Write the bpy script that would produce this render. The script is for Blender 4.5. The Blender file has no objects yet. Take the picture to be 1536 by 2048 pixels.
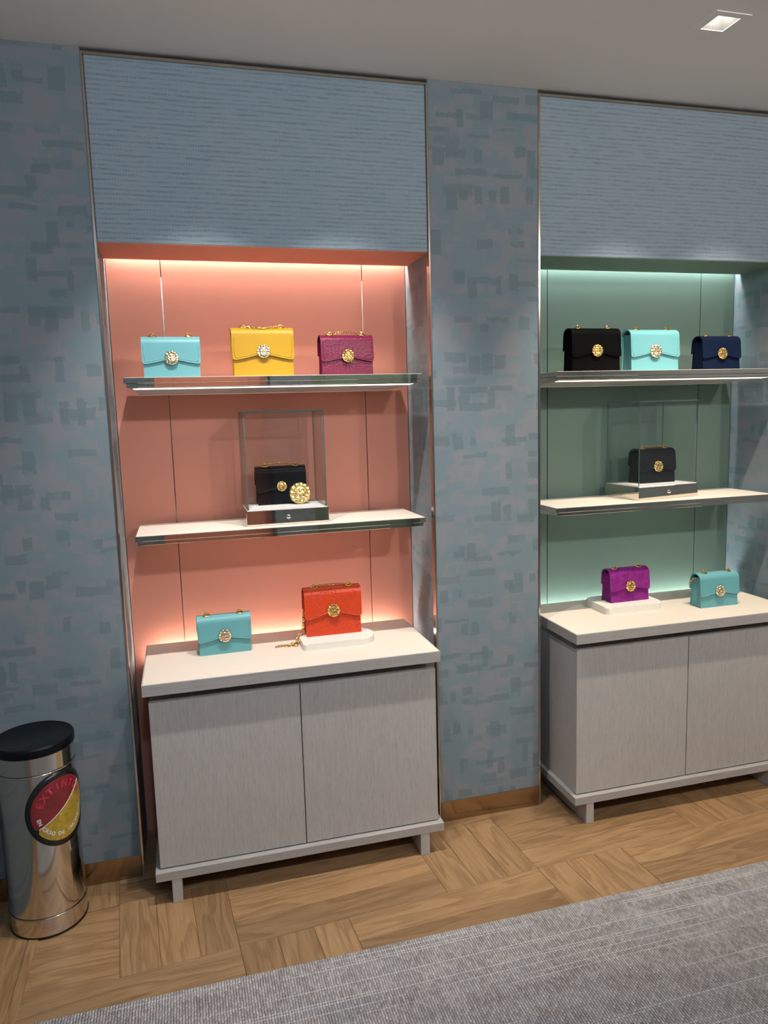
import bpy, bmesh, math, random
from mathutils import Vector, Matrix
random.seed(7)
SC = bpy.context.scene
COL = SC.collection
PI = math.pi

# ------------------------------------------------------------------ camera, exposure, world
def set_camera():
    f, yaw, pitch, roll = 1481.4, math.radians(15.133), math.radians(-7.5825), math.radians(-1.65)
    fw = Vector((math.sin(yaw)*math.cos(pitch), math.cos(yaw)*math.cos(pitch), math.sin(pitch)))
    rt = Vector((math.cos(yaw), -math.sin(yaw), 0)); up = rt.cross(fw)
    r2 = rt*math.cos(roll) + up*math.sin(roll); u2 = -rt*math.sin(roll) + up*math.cos(roll)
    cd = bpy.data.cameras.new('camera'); co = bpy.data.objects.new('camera', cd); COL.objects.link(co)
    m = Matrix((r2, u2, -fw)).transposed().to_4x4(); m.translation = Vector((-0.8188, -2.3594, 1.4607))
    co.matrix_world = m
    cd.sensor_fit = 'VERTICAL'; cd.sensor_height = 36.0; cd.lens = 36.0*f/2048.0; cd.clip_start = 0.02
    SC.camera = co
set_camera()
SC.view_settings.view_transform = 'Standard'; SC.view_settings.look = 'None'
SC.view_settings.gamma = 1.0; SC.view_settings.use_curve_mapping = False
SC.view_settings.exposure = 0.15
W = bpy.data.worlds.new('world'); SC.world = W; W.use_nodes = True
W.node_tree.nodes['Background'].inputs[0].default_value = (0, 0, 0, 1); W.node_tree.nodes['Background'].inputs[1].default_value = 0.0
SC.cycles.use_denoising = True
SC.cycles.max_bounces = 10; SC.cycles.diffuse_bounces = 5; SC.cycles.glossy_bounces = 5; SC.cycles.transparent_max_bounces = 16
SC.cycles.sample_clamp_indirect = 6.0
SC.cycles.caustics_reflective = False; SC.cycles.caustics_refractive = False

COOL = (0.62, 0.90, 1.22); WARM = (1.0, 0.90, 0.78); NEUT = (1.0, 0.965, 0.90); SPOT = (1.0, 0.965, 0.94)
# recessed ceiling spotlights before the alcoves: x, y, watts, colour, beam angle, name ('' = the one the picture shows)
DOWNLIGHTS = [(-0.721, -0.50, 58, SPOT, 64, 'bin_side'), (-0.303, -0.50, 58, SPOT, 64, 'berry_side'), (0.687, -0.49, 58, WARM, 64, ''), (1.10, -0.49, 58, WARM, 64, 'navy_side')]
# the shop's ceiling lighting behind the camera; the shelf shadows on the back panels fall from there
LAMPS = [('coral_side_lamp_offscreen', -0.75, -2.65, 31, COOL), ('middle_lamp_offscreen', 0.45, -2.65, 46, NEUT), ('green_side_lamp_offscreen', 1.85, -2.65, 48, WARM)]
LED_TOP, LED_BOTTOM, LED_SHELF = 72.0, 52.0, 3.0

# ------------------------------------------------------------------ room measures (metres)
H = 2.5                      # ceiling
XL, DN, NW = -1.024, 1.408, 1.024   # left edge of first niche, pitch of the niches, niche width
YB = 0.269                   # niche back wall
ZP0, ZP1 = 1.976, 2.482      # fabric panel above a niche
X_LEFT, X_RIGHT, Y_FRONT = -1.46, 3.2, -4.57
SH1, SH2 = 1.5865, 1.1125    # shelf tops
ZC = 0.6983                  # counter top

# ------------------------------------------------------------------ node helpers
class NT:
    def __init__(s, name):
        s.m = bpy.data.materials.new(name); s.m.use_nodes = True; s.t = s.m.node_tree; s.t.nodes.clear()
        s.out = s.t.nodes.new('ShaderNodeOutputMaterial')
    def n(s, typ, **kw):
        x = s.t.nodes.new(typ)
        for k, v in kw.items(): setattr(x, k, v)
        return x
    def L(s, a, b): s.t.links.new(a, b)
    def put(s, sock, v):
        if isinstance(v, bpy.types.NodeSocket): s.L(v, sock)
        elif isinstance(v, (tuple, list)) and len(v) == 3 and sock.type == 'RGBA': sock.default_value = (*v, 1)
        else: sock.default_value = v
    def math(s, op, a, b=0.0, c=None, clamp=False):
        x = s.n('ShaderNodeMath', operation=op); x.use_clamp = clamp
        s.put(x.inputs[0], a); s.put(x.inputs[1], b)
        if c is not None: s.put(x.inputs[2], c)
        return x.outputs[0]
    def mix(s, fac, a, b):
        x = s.n('ShaderNodeMix', data_type='RGBA'); s.put(x.inputs[0], fac); s.put(x.inputs[6], a); s.put(x.inputs[7], b)
        return x.outputs[2]
    def coord(s, which='Object'): return s.n('ShaderNodeTexCoord').outputs[which]
    def sep(s, v):
        x = s.n('ShaderNodeSeparateXYZ'); s.put(x.inputs[0], v); return x.outputs
    def comb(s, a, b, c=0.0):
        x = s.n('ShaderNodeCombineXYZ'); s.put(x.inputs[0], a); s.put(x.inputs[1], b); s.put(x.inputs[2], c); return x.outputs[0]
    def scale(s, v, sc):
        x = s.n('ShaderNodeMapping'); s.put(x.inputs['Vector'], v); x.inputs['Scale'].default_value = sc; return x.outputs[0]
    def noise(s, v, scale, detail=3.0, rough=0.5, dist=0.0):
        x = s.n('ShaderNodeTexNoise'); s.put(x.inputs['Vector'], v); x.inputs['Scale'].default_value = scale
        x.inputs['Detail'].default_value = detail; x.inputs['Roughness'].default_value = rough; x.inputs['Distortion'].default_value = dist
        return x.outputs
    def white(s, v):
        x = s.n('ShaderNodeTexWhiteNoise', noise_dimensions='3D'); s.put(x.inputs[0], v); return x.outputs
    def ramp(s, fac, stops):
        x = s.n('ShaderNodeValToRGB'); s.put(x.inputs[0], fac); e = x.color_ramp.elements
        while len(e) < len(stops): e.new(0.5)
        for i, (p, c) in enumerate(stops):
            e[i].position = p; e[i].color = (*c, 1) if len(c) == 3 else c
        return x.outputs[0]
    def smooth(s, v, a, b):
        x = s.n('ShaderNodeMapRange', interpolation_type='SMOOTHSTEP'); s.put(x.inputs[0], v); x.inputs[1].default_value = a; x.inputs[2].default_value = b
        return x.outputs[0]
    def bump(s, h, strength, dist=0.002):
        x = s.n('ShaderNodeBump'); s.put(x.inputs['Height'], h); x.inputs['Strength'].default_value = strength; x.inputs['Distance'].default_value = dist
        return x.outputs[0]
    def pbr(s, color, rough=0.5, metal=0.0, bump=None, spec=0.5, sheen=0.0, coat=0.0, emit=None, estr=0.0):
        b = s.n('ShaderNodeBsdfPrincipled'); s.put(b.inputs['Base Color'], color); s.put(b.inputs['Roughness'], rough); s.put(b.inputs['Metallic'], metal)
        b.inputs['Specular IOR Level'].default_value = spec; b.inputs['Sheen Weight'].default_value = sheen; b.inputs['Coat Weight'].default_value = coat
        if bump is not None: s.L(bump, b.inputs['Normal'])
        if emit is not None: s.put(b.inputs['Emission Color'], emit); b.inputs['Emission Strength'].default_value = estr
        s.L(b.outputs[0], s.out.inputs[0]); return s.m

M = {}
def simple(name, color, rough=0.5, metal=0.0, nb=0.0, nscale=300.0, var=0.06, **kw):
    t = NT(name); c = t.coord(); n = t.noise(c, nscale, 2.0)[0]
    col = t.mix(n, tuple(x*(1-var) for x in color), tuple(min(1, x*(1+var)) for x in color))
    M[name] = t.pbr(col, rough, metal, t.bump(n, nb, 0.001) if nb else None, **kw)

def dab_layer(t, u, v, cw, ch, seed, keep, wob):
    """one layer of brush dabs in cells cw x ch (metres); returns a mask"""
    row = t.math('FLOOR', t.math('DIVIDE', v, ch))
    rowoff = t.white(t.comb(row, seed, 3.1))[0]
    uu = t.math('ADD', t.math('DIVIDE', u, cw), rowoff)
    ci = t.math('FLOOR', uu)
    rnd = t.sep(t.white(t.comb(ci, row, seed))[1])
    r2 = t.sep(t.white(t.comb(ci, row, seed + 11.7))[1])
    fu = t.math('SUBTRACT', t.math('FRACT', uu), 0.5); fv = t.math('SUBTRACT', t.math('FRACT', t.math('DIVIDE', v, ch)), 0.5)
    fu = t.math('ADD', fu, t.math('MULTIPLY', t.math('SUBTRACT', r2[0], 0.5), 0.25)); fv = t.math('ADD', fv, t.math('MULTIPLY', t.math('SUBTRACT', r2[1], 0.5), 0.35))
    hu = t.math('ADD', t.math('MULTIPLY', rnd[0], 0.26), 0.20); hv = t.math('ADD', t.math('MULTIPLY', rnd[1], 0.22), 0.09)
    du = t.math('SUBTRACT', t.math('ABSOLUTE', fu), hu); dv = t.math('SUBTRACT', t.math('ABSOLUTE', fv), hv)
    dd = t.math('ADD', t.math('MAXIMUM', t.math('MULTIPLY', du, cw), t.math('MULTIPLY', dv, ch)), wob)
    m = t.math('SUBTRACT', 1.0, t.smooth(dd, -0.0015, 0.0015))
    return t.math('MULTIPLY', m, t.math('LESS_THAN', rnd[2], keep))

def wallpaper(name, base, dark, pale, axis='x'):
    t = NT(name); c = t.sep(t.coord('Object'))
    u, v = (c[0] if axis == 'x' else c[1]), c[2]
    p = t.comb(u, v, 0.0); q = t.comb(u, v, 7.7)
    nu = t.noise(p, 7, 2)[0]; nv = t.noise(q, 7, 2)[0]
    u = t.math('ADD', u, t.math('MULTIPLY', t.math('SUBTRACT', nu, 0.5), 0.022)); v = t.math('ADD', v, t.math('MULTIPLY', t.math('SUBTRACT', nv, 0.5), 0.022))
    w1 = t.math('MULTIPLY', t.math('SUBTRACT', t.noise(p, 55, 3)[0], 0.5), 0.013)
    w2 = t.math('MULTIPLY', t.math('SUBTRACT', t.noise(p, 160, 2)[0], 0.5), 0.008)
    wob = t.math('ADD', w1, w2)
    col = t.mix(t.smooth(t.noise(p, 9, 2)[0], 0.42, 0.6), base, pale)
    for k, (cw, ch, seed, keep, tone, f) in enumerate(((0.12, 0.075, 1.3, .5, pale, .8), (0.07, 0.12, 2.7, .5, pale, .75), (0.10, 0.055, 4.1, .5, base, .8), (0.125, 0.058, 5.9, .42, dark, .68), (0.048, 0.13, 7.3, .45, dark, .72), (0.13, 0.045, 8.6, .15, dark, .5), (0.042, 0.08, 12.4, .3, base, .7))):
        col = t.mix(t.math('MULTIPLY', dab_layer(t, u, v, cw, ch, seed, keep, wob), f), col, tone)
    weave = t.noise(t.scale(t.coord('Object'), (1, 1, 1)), 700, 2)[0]
    M[name] = t.pbr(col, 0.75, 0.0, t.bump(weave, 0.25, 0.0008), spec=0.25)
wallpaper('wallpaper', (0.184, 0.238, 0.262), (0.138, 0.190, 0.206), (0.230, 0.244, 0.264))
wallpaper('wallpaper_return', (0.184, 0.238, 0.262), (0.138, 0.190, 0.206), (0.230, 0.244, 0.264), axis='y')

def fabric_panel():
    t = NT('ribbed_fabric'); c = t.sep(t.coord('Object'))
    warp = t.math('MULTIPLY', t.math('SUBTRACT', t.noise(t.comb(t.math('MULTIPLY', c[0], 3.0), t.math('MULTIPLY', c[2], 22.0)), 1.6, 3)[0], 0.5), 0.014)
    z = t.math('ADD', c[2], warp)
    rib = t.math('SINE', t.math('MULTIPLY', z, 2*PI/0.0135))
    ropen = t.noise(t.comb(t.math('MULTIPLY', c[0], 14), t.math('MULTIPLY', c[2], 75)), 1.0, 2)[0]
    ribm = t.math('MULTIPLY', t.smooth(rib, -0.1, 0.9), t.math('ADD', t.math('MULTIPLY', t.smooth(ropen, 0.36, 0.62), 0.7), 0.3))
    tick = t.smooth(t.math('SINE', t.math('MULTIPLY', c[0], 2*PI/0.0075)), -0.2, 0.8)
    tickm = t.math('MULTIPLY', tick, t.smooth(t.noise(t.comb(t.math('MULTIPLY', c[0], 60), t.math('MULTIPLY', c[2], 75)), 1.0, 1)[0], 0.42, 0.62))
    ribm = t.math('MULTIPLY', ribm, t.math('SUBTRACT', 1.0, t.math('MULTIPLY', tickm, 0.75)))
    base = t.mix(t.noise(t.comb(c[0], c[2]), 6, 2)[0], (0.27, 0.345, 0.395), (0.31, 0.365, 0.41))
    col = t.mix(t.math('MULTIPLY', ribm, 0.65), base, (0.17, 0.225, 0.25))
    col = t.mix(t.math('MULTIPLY', tickm, 0.15), col, (0.40, 0.455, 0.49))
    hgt = t.math('SUBTRACT', t.math('MULTIPLY', tickm, 0.4), ribm)
    M['ribbed_fabric'] = t.pbr(col, 0.85, 0.0, t.bump(hgt, 0.5, 0.002), spec=0.2)
fabric_panel()

def oak():
    t = NT('oak'); oi = t.n('ShaderNodeObjectInfo'); c = t.coord('Object')
    off = t.comb(t.math('MULTIPLY', oi.outputs['Random'], 37.0), t.math('MULTIPLY', oi.outputs['Random'], 91.0), 0)
    va = t.n('ShaderNodeVectorMath', operation='ADD'); t.L(c, va.inputs[0]); t.L(off, va.inputs[1]); p = va.outputs[0]
    big = t.noise(t.scale(p, (1.6, 13, 1)), 1.0, 2, 0.5, 0.3)[0]
    rings = t.math('FRACT', t.math('MULTIPLY', big, 7.0))
    rings = t.math('MULTIPLY', t.smooth(rings, 0.0, 0.75), t.math('SUBTRACT', 1.0, t.smooth(rings, 0.82, 1.0)))
    fine = t.noise(t.scale(p, (9, 260, 1)), 1.0, 3, 0.6)[0]
    fine2 = t.noise(t.scale(p, (22, 700, 1)), 1.0, 2, 0.6)[0]
    g = t.math('ADD', t.math('MULTIPLY', rings, 0.16), t.math('ADD', t.math('MULTIPLY', fine, 0.50), t.math('MULTIPLY', fine2, 0.34)))
    col = t.ramp(g, [(0.28, (0.185, 0.105, 0.050)), (0.50, (0.315, 0.188, 0.092)), (0.74, (0.42, 0.268, 0.140))])
    tone = t.ramp(oi.outputs['Random'], [(0.0, (0.80, 0.76, 0.72)), (0.5, (1.0, 0.98, 0.94)), (1.0, (1.12, 1.06, 0.98))])
    mx = t.n('ShaderNodeMix', data_type='RGBA', blend_type='MULTIPLY'); mx.inputs[0].default_value = 1.0; t.L(col, mx.inputs[6]); t.L(tone, mx.inputs[7])
    M['oak'] = t.pbr(mx.outputs[2], 0.42, 0.0, t.bump(fine, 0.12, 0.0006), spec=0.4)
oak()
def greywood(name, vertical=True, light=1.0):
    t = NT(name); c = t.coord('Object')
    sc = (620, 620, 42) if vertical else (16, 300, 480)
    f = t.noise(t.scale(c, sc), 1.0, 3, 0.65)[0]
    f2 = t.noise(t.scale(c, tuple(x*0.28 for x in sc)), 1.0, 2, 0.5)[0]
    big = t.noise(t.scale(c, (3, 3, .8) if vertical else (1, 3, 3)), 1.0, 2)[0]
    g = t.math('ADD', t.math('MULTIPLY', f, 0.65), t.math('ADD', t.math('MULTIPLY', f2, 0.25), t.math('MULTIPLY', big, 0.1)))
    col = t.ramp(g, [(0.28, tuple(x*light for x in (0.345, 0.318, 0.295))), (0.5, tuple(x*light for x in (0.465, 0.430, 0.400))), (0.75, tuple(x*light for x in (0.555, 0.516, 0.484)))])
    M[name] = t.pbr(col, 0.6, 0.0, t.bump(f, 0.35, 0.0008), spec=0.3)
greywood('limed_wood'); greywood('limed_wood_across', False, 0.85)

def rug_mat():
    t = NT('woven_rug'); c = t.sep(t.coord('Object')); pw, ph = 0.0070, 0.0125
    p = t.comb(c[0], c[1])
    jx = t.math('MULTIPLY', t.math('SUBTRACT', t.noise(p, 60, 3)[0], 0.5), 0.0045)
    cx = t.math('DIVIDE', t.math('ADD', c[0], jx), pw); ix = t.math('FLOOR', cx)
    cy = t.math('ADD', t.math('DIVIDE', t.math('ADD', c[1], jx), ph), t.math('MULTIPLY', t.math('MODULO', t.math('ABSOLUTE', ix), 2.0), 0.5)); iy = t.math('FLOOR', cy)
    r = t.white(t.comb(ix, iy, 2.0))[0]
    sx = t.math('SINE', t.math('MULTIPLY', t.math('FRACT', cx), PI)); sy = t.math('SINE', t.math('MULTIPLY', t.math('FRACT', cy), PI))
    knot = t.math('MULTIPLY', t.math('POWER', sx, 0.8), t.math('ADD', 0.35, t.math('MULTIPLY', sy, 0.65)))
    fuzz = t.noise(p, 420, 2)[0]; patch = t.noise(t.comb(c[0], t.math('MULTIPLY', c[1], 2.2)), 7, 3)[0]
    tone = t.math('ADD', t.math('ADD', t.math('ADD', 0.17, t.math('MULTIPLY', knot, 0.16)), t.math('MULTIPLY', r, 0.24)), t.math('ADD', t.math('MULTIPLY', fuzz, 0.22), t.math('MULTIPLY', patch, 0.42)))  # knot term paints some crevice shade of the weave into the colour
    col = t.ramp(tone, [(0.25, (0.125, 0.108, 0.108)), (0.52, (0.335, 0.295, 0.288)), (0.74, (0.52, 0.472, 0.458)), (1.0, (0.72, 0.68, 0.665))])
    blue = t.smooth(t.noise(p, 9, 2)[0], 0.55, 0.72)
    col = t.mix(t.math('MULTIPLY', blue, 0.25), col, (0.34, 0.36, 0.42))
    row = t.math('FLOOR', t.math('DIVIDE', t.math('ADD', c[1], t.math('MULTIPLY', jx, 0.25)), 0.0088))
    rr = t.white(t.comb(row, 5.0, 1.0))[0]
    seg = t.noise(t.comb(t.math('MULTIPLY', c[0], 2.4), t.math('MULTIPLY', row, 3.7)), 1.0, 1)[0]
    fr = t.math('ABSOLUTE', t.math('SUBTRACT', t.math('FRACT', t.math('DIVIDE', t.math('ADD', c[1], t.math('MULTIPLY', jx, 0.25)), 0.0088)), 0.5))
    st = t.math('MULTIPLY', t.math('MULTIPLY', t.math('LESS_THAN', rr, 0.25), t.smooth(seg, 0.42, 0.56)), t.math('SUBTRACT', 1.0, t.smooth(fr, 0.12, 0.24)))
    col = t.mix(t.math('MULTIPLY', st, 0.75), col, (0.78, 0.75, 0.735))
    M['woven_rug'] = t.pbr(col, 0.95, 0.0, t.bump(t.math('ADD', knot, t.math('MULTIPLY', fuzz, 0.3)), 1.0, 0.005), spec=0.1)
rug_mat()

simple('ceiling_paint', (0.90, 0.872, 0.85), 0.85, nb=0.05, var=0.02)
simple('plain_wall', (0.22, 0.26, 0.28), 0.8, var=0.05)
simple('coral', (0.665, 0.268, 0.188), 0.62, nb=0.04, nscale=500, var=0.015, spec=0.3)
simple('sage', (0.162, 0.232, 0.190), 0.62, nb=0.04, nscale=500, var=0.015, spec=0.3)
simple('bronze', (0.62, 0.54, 0.44), 0.14, 1.0, var=0.02)
simple('baseboard_bronze', (0.38, 0.265, 0.155), 0.16, 1.0, var=0.04, nscale=40)
simple('mirror_metal', (0.74, 0.675, 0.59), 0.015, 1.0, var=0.01)
simple('steel', (0.70, 0.67, 0.63), 0.10, 1.0, var=0.02)
simple('steel_dark', (0.28, 0.24, 0.21), 0.25, 1.0)
simple('cream_top', (0.74, 0.645, 0.54), 0.7, nb=0.08, nscale=900, var=0.02, spec=0.25)
simple('white_pad', (0.84, 0.80, 0.76), 0.65, nb=0.05, nscale=700, var=0.02)
simple('stone_white', (0.80, 0.77, 0.69), 0.55, nb=0.03, nscale=60, var=0.03)
simple('recess_grey', (0.20, 0.195, 0.185), 0.25); simple('white_metal', (0.78, 0.76, 0.72), 0.5)
simple('underside', (0.62, 0.58, 0.54), 0.6)
simple('black_plastic', (0.004, 0.005, 0.007), 0.3, spec=0.18)
simple('badge_black', (0.010, 0.010, 0.012), 0.22)
simple('badge_red', (0.22, 0.022, 0.026), 0.25, var=0.3, nscale=25)
simple('badge_yellow', (0.45, 0.29, 0.035), 0.3, var=0.45, nscale=90)
simple('letter_red', (0.55, 0.03, 0.07), 0.4)
simple('letter_white', (0.78, 0.76, 0.74), 0.4)
simple('gold', (0.86, 0.58, 0.21), 0.16, 1.0, var=0.05)
simple('pale_gold', (0.88, 0.74, 0.50), 0.18, 1.0, var=0.05)
simple('big_gold', (0.90, 0.66, 0.27), 0.30, 1.0, var=0.05)
def leather(name, color, rough=0.42, grain=420, nb=0.12, var=0.05, spec=0.3, **kw): simple(name, color, rough, 0.0, nb, grain, var, spec=spec, **kw)
leather('turquoise_leather', (0.130, 0.355, 0.375))
leather('yellow_leather', (0.405, 0.222, 0.002))
leather('black_leather', (0.0018, 0.0016, 0.0015), 0.6, spec=0.05)
leather('black_gloss', (0.005, 0.005, 0.006), 0.12, nb=0.03, spec=0.3)
leather('navy_suede', (0.0035, 0.0095, 0.030), 0.9, 700, 0.3, 0.25, spec=0.1)
def ostrich():
    t = NT('orange_ostrich'); c = t.coord('Object')
    v = t.n('ShaderNodeTexVoronoi', feature='F1'); t.L(c, v.inputs['Vector']); v.inputs['Scale'].default_value = 118; v.inputs['Randomness'].default_value = 0.8
    dot = t.math('SUBTRACT', 1.0, t.smooth(v.outputs['Distance'], 0.12, 0.34))
    n = t.noise(c, 260, 3)[0]
    col = t.mix(n, (0.56, 0.040, 0.004), (0.68, 0.056, 0.006)); col = t.mix(t.math('MULTIPLY', dot, 0.85), col, (0.27, 0.010, 0.003))
    M['orange_ostrich'] = t.pbr(col, 0.42, 0, t.bump(t.math('ADD', dot, t.math('MULTIPLY', n, 0.2)), 0.6, 0.002))
ostrich()
def suede(name, a, b):
    t = NT(name); c = t.coord('Object'); n = t.noise(c, 38, 4, 0.6, 0.5)[0]; f = t.noise(c, 900, 2)[0]
    M[name] = t.pbr(t.mix(t.smooth(n, 0.38, 0.62), a, b), 0.95, 0, t.bump(f, 0.4, 0.0006), spec=0.1, sheen=0.1)
suede('purple_suede', (0.185, 0.014, 0.158), (0.245, 0.022, 0.205))
def scaled(name, a, b, rough=0.3):
    t = NT(name); c = t.coord('Object'); v = t.n('ShaderNodeTexVoronoi', feature='DISTANCE_TO_EDGE'); t.L(t.scale(c, (1, 1, 1.5)), v.inputs['Vector']); v.inputs['Scale'].default_value = 120
    e = t.smooth(v.outputs['Distance'], 0.0, 0.12)
    M[name] = t.pbr(t.mix(e, tuple(x*.6 for x in a), b), rough, 0, t.bump(e, 0.25, 0.0008), spec=0.25)
scaled('berry_skin', (0.145, 0.006, 0.036), (0.17, 0.007, 0.043)); scaled('black_skin', (0.007, 0.008, 0.009), (0.010, 0.011, 0.013), 0.34)
def glass_mats():
    t = NT('clear_glass'); fr = t.n('ShaderNodeLayerWeight'); fr.inputs[0].default_value = 0.5
    a = t.n('ShaderNodeBsdfTransparent'); a.inputs[0].default_value = (0.985, 0.993, 0.99, 1); g = t.n('ShaderNodeBsdfGlossy'); g.inputs[1].default_value = 0.02
    mx = t.n('ShaderNodeMixShader'); t.L(t.math('ADD', t.math('MULTIPLY', t.math('POWER', fr.outputs['Facing'], 4.0), 0.7), 0.035), mx.inputs[0]); t.L(a.outputs[0], mx.inputs[1]); t.L(g.outputs[0], mx.inputs[2]); t.L(mx.outputs[0], t.out.inputs[0])
    M['clear_glass'] = t.m
    t = NT('glass_edge'); a = t.n('ShaderNodeBsdfTransparent'); a.inputs[0].default_value = (0.45, 0.55, 0.52, 1)
    b = t.n('ShaderNodeBsdfPrincipled'); b.inputs['Base Color'].default_value = (0.17, 0.23, 0.215, 1); b.inputs['Roughness'].default_value = 0.15
    mx = t.n('ShaderNodeMixShader'); mx.inputs[0].default_value = 0.6; t.L(a.outputs[0], mx.inputs[1]); t.L(b.outputs[0], mx.inputs[2]); t.L(mx.outputs[0], t.out.inputs[0])
    M['glass_edge'] = t.m
glass_mats()
def emitter(name, col, strength):
    t = NT(name); e = t.n('ShaderNodeEmission'); e.inputs[0].default_value = (*col, 1); e.inputs[1].default_value = strength; t.L(e.outputs[0], t.out.inputs[0]); M[name] = t.m
emitter('led_top_cool', (0.90, 1.0, 1.0), LED_TOP*.8); emitter('led_bottom_cool', (0.90, 1.0, 1.0), LED_BOTTOM*.85); emitter('led_top', (1.0, 0.95, 0.90), LED_TOP); emitter('led_bottom', (1.0, 0.95, 0.88), LED_BOTTOM); emitter('led_shelf', (1.0, 0.96, 0.90), LED_SHELF); emitter('lamp_lens', (1.0, 0.96, 0.88), 40.0)

# ------------------------------------------------------------------ mesh helpers
def link(o, parent=None):
    COL.objects.link(o)
    if parent: o.parent = parent
    return o
def mesh_obj(name, bm, mat, parent=None, loc=(0, 0, 0), smooth=False):
    me = bpy.data.meshes.new(name); bmesh.ops.recalc_face_normals(bm, faces=bm.faces[:]); bm.to_mesh(me); bm.free()
    for m in (mat if isinstance(mat, (list, tuple)) else [mat]): me.materials.append(M[m])
    if smooth:
        for p in me.polygons: p.use_smooth = True
    o = bpy.data.objects.new(name, me); o.location = loc; return link(o, parent)
def add_box(bm, x0, x1, y0, y1, z0, z1, bevel=0.0, seg=2):
    vs = [bm.verts.new((x, y, z)) for x in (x0, x1) for y in (y0, y1) for z in (z0, z1)]
    fs = [bm.faces.new([vs[i] for i in q]) for q in ((0, 1, 3, 2), (4, 6, 7, 5), (0, 4, 5, 1), (2, 3, 7, 6), (0, 2, 6, 4), (1, 5, 7, 3))]
    if bevel: 
        es = list({e for f in fs for e in f.edges}); bmesh.ops.bevel(bm, geom=es, offset=bevel, segments=seg, profile=0.5, affect='EDGES')
    return fs
def box(name, x0, x1, y0, y1, z0, z1, mat, parent=None, bevel=0.0, seg=1, loc=(0, 0, 0)):
    bm = bmesh.new(); add_box(bm, x0, x1, y0, y1, z0, z1, bevel, seg); return mesh_obj(name, bm, mat, parent, loc)
def add_tube(bm, pts, r, seg=8, closed=False):
    n = len(pts); rings = []
    pts = [Vector(p) for p in pts]
    for i, p in enumerate(pts):
        a = pts[(i-1) % n] if (closed or i > 0) else p; b = pts[(i+1) % n] if (closed or i < n-1) else p
        d = (b-a).normalized(); ref = Vector((0, 0, 1)) if abs(d.z) < 0.9 else Vector((1, 0, 0))
        u = d.cross(ref).normalized(); w = d.cross(u)
        rr = r(i) if callable(r) else r
        rings.append([bm.verts.new(p + (u*math.cos(2*PI*k/seg) + w*math.sin(2*PI*k/seg))*rr) for k in range(seg)])
    m = n if closed else n-1
    for i in range(m):
        A, B = rings[i], rings[(i+1) % n]
        for k in range(seg): bm.faces.new((A[k], A[(k+1) % seg], B[(k+1) % seg], B[k]))
    if not closed:
        bm.faces.new(rings[0][::-1]); bm.faces.new(rings[-1])
def add_lathe(bm, prof, seg=64, c=(0, 0)):
    rings = [[bm.verts.new((c[0]+r*math.cos(2*PI*k/seg), c[1]+r*math.sin(2*PI*k/seg), z)) for k in range(seg)] if r > 1e-6 else [bm.verts.new((c[0], c[1], z))] for r, z in prof]
    for A, B in zip(rings, rings[1:]):
        for k in range(seg):
            k2 = (k+1) % seg
            if len(A) == 1 and len(B) == 1: continue
            if len(A) == 1: bm.faces.new((A[0], B[k], B[k2]))
            elif len(B) == 1: bm.faces.new((A[k], A[k2], B[0]))
            else: bm.faces.new((A[k], A[k2], B[k2], B[k]))
def add_prism(bm, outline, z0, z1, bevel=0.0):
    a = [bm.verts.new((x, y, z0)) for x, y in outline]; b = [bm.verts.new((x, y, z1)) for x, y in outline]; n = len(a)
    top = bm.faces.new(b); bot = bm.faces.new(a[::-1])
    for i in range(n): bm.faces.new((a[i], a[(i+1) % n], b[(i+1) % n], b[i]))
    if bevel: bmesh.ops.bevel(bm, geom=list(top.edges), offset=bevel, segments=3, profile=0.5, affect='EDGES')
def empty(name, loc=(0, 0, 0), rz=0.0, parent=None):
    o = bpy.data.objects.new(name, None); o.location = loc; o.rotation_euler = (0, 0, rz); o.empty_display_size = 0.05; return link(o, parent)
def tag(o, label, cat, group=None):
    o['label'] = label; o['category'] = cat
    if group: o['group'] = group
    return o
def struct(o, label=None):
    o['kind'] = 'structure'
    if label: o['label'] = label
    return o
def copy_tree(o, parent=None, label=None):
    c = o.copy(); COL.objects.link(c); c.parent = parent
    if label: c['label'] = label
    for ch in list(o.children): copy_tree(ch, c)
    return c

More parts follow.
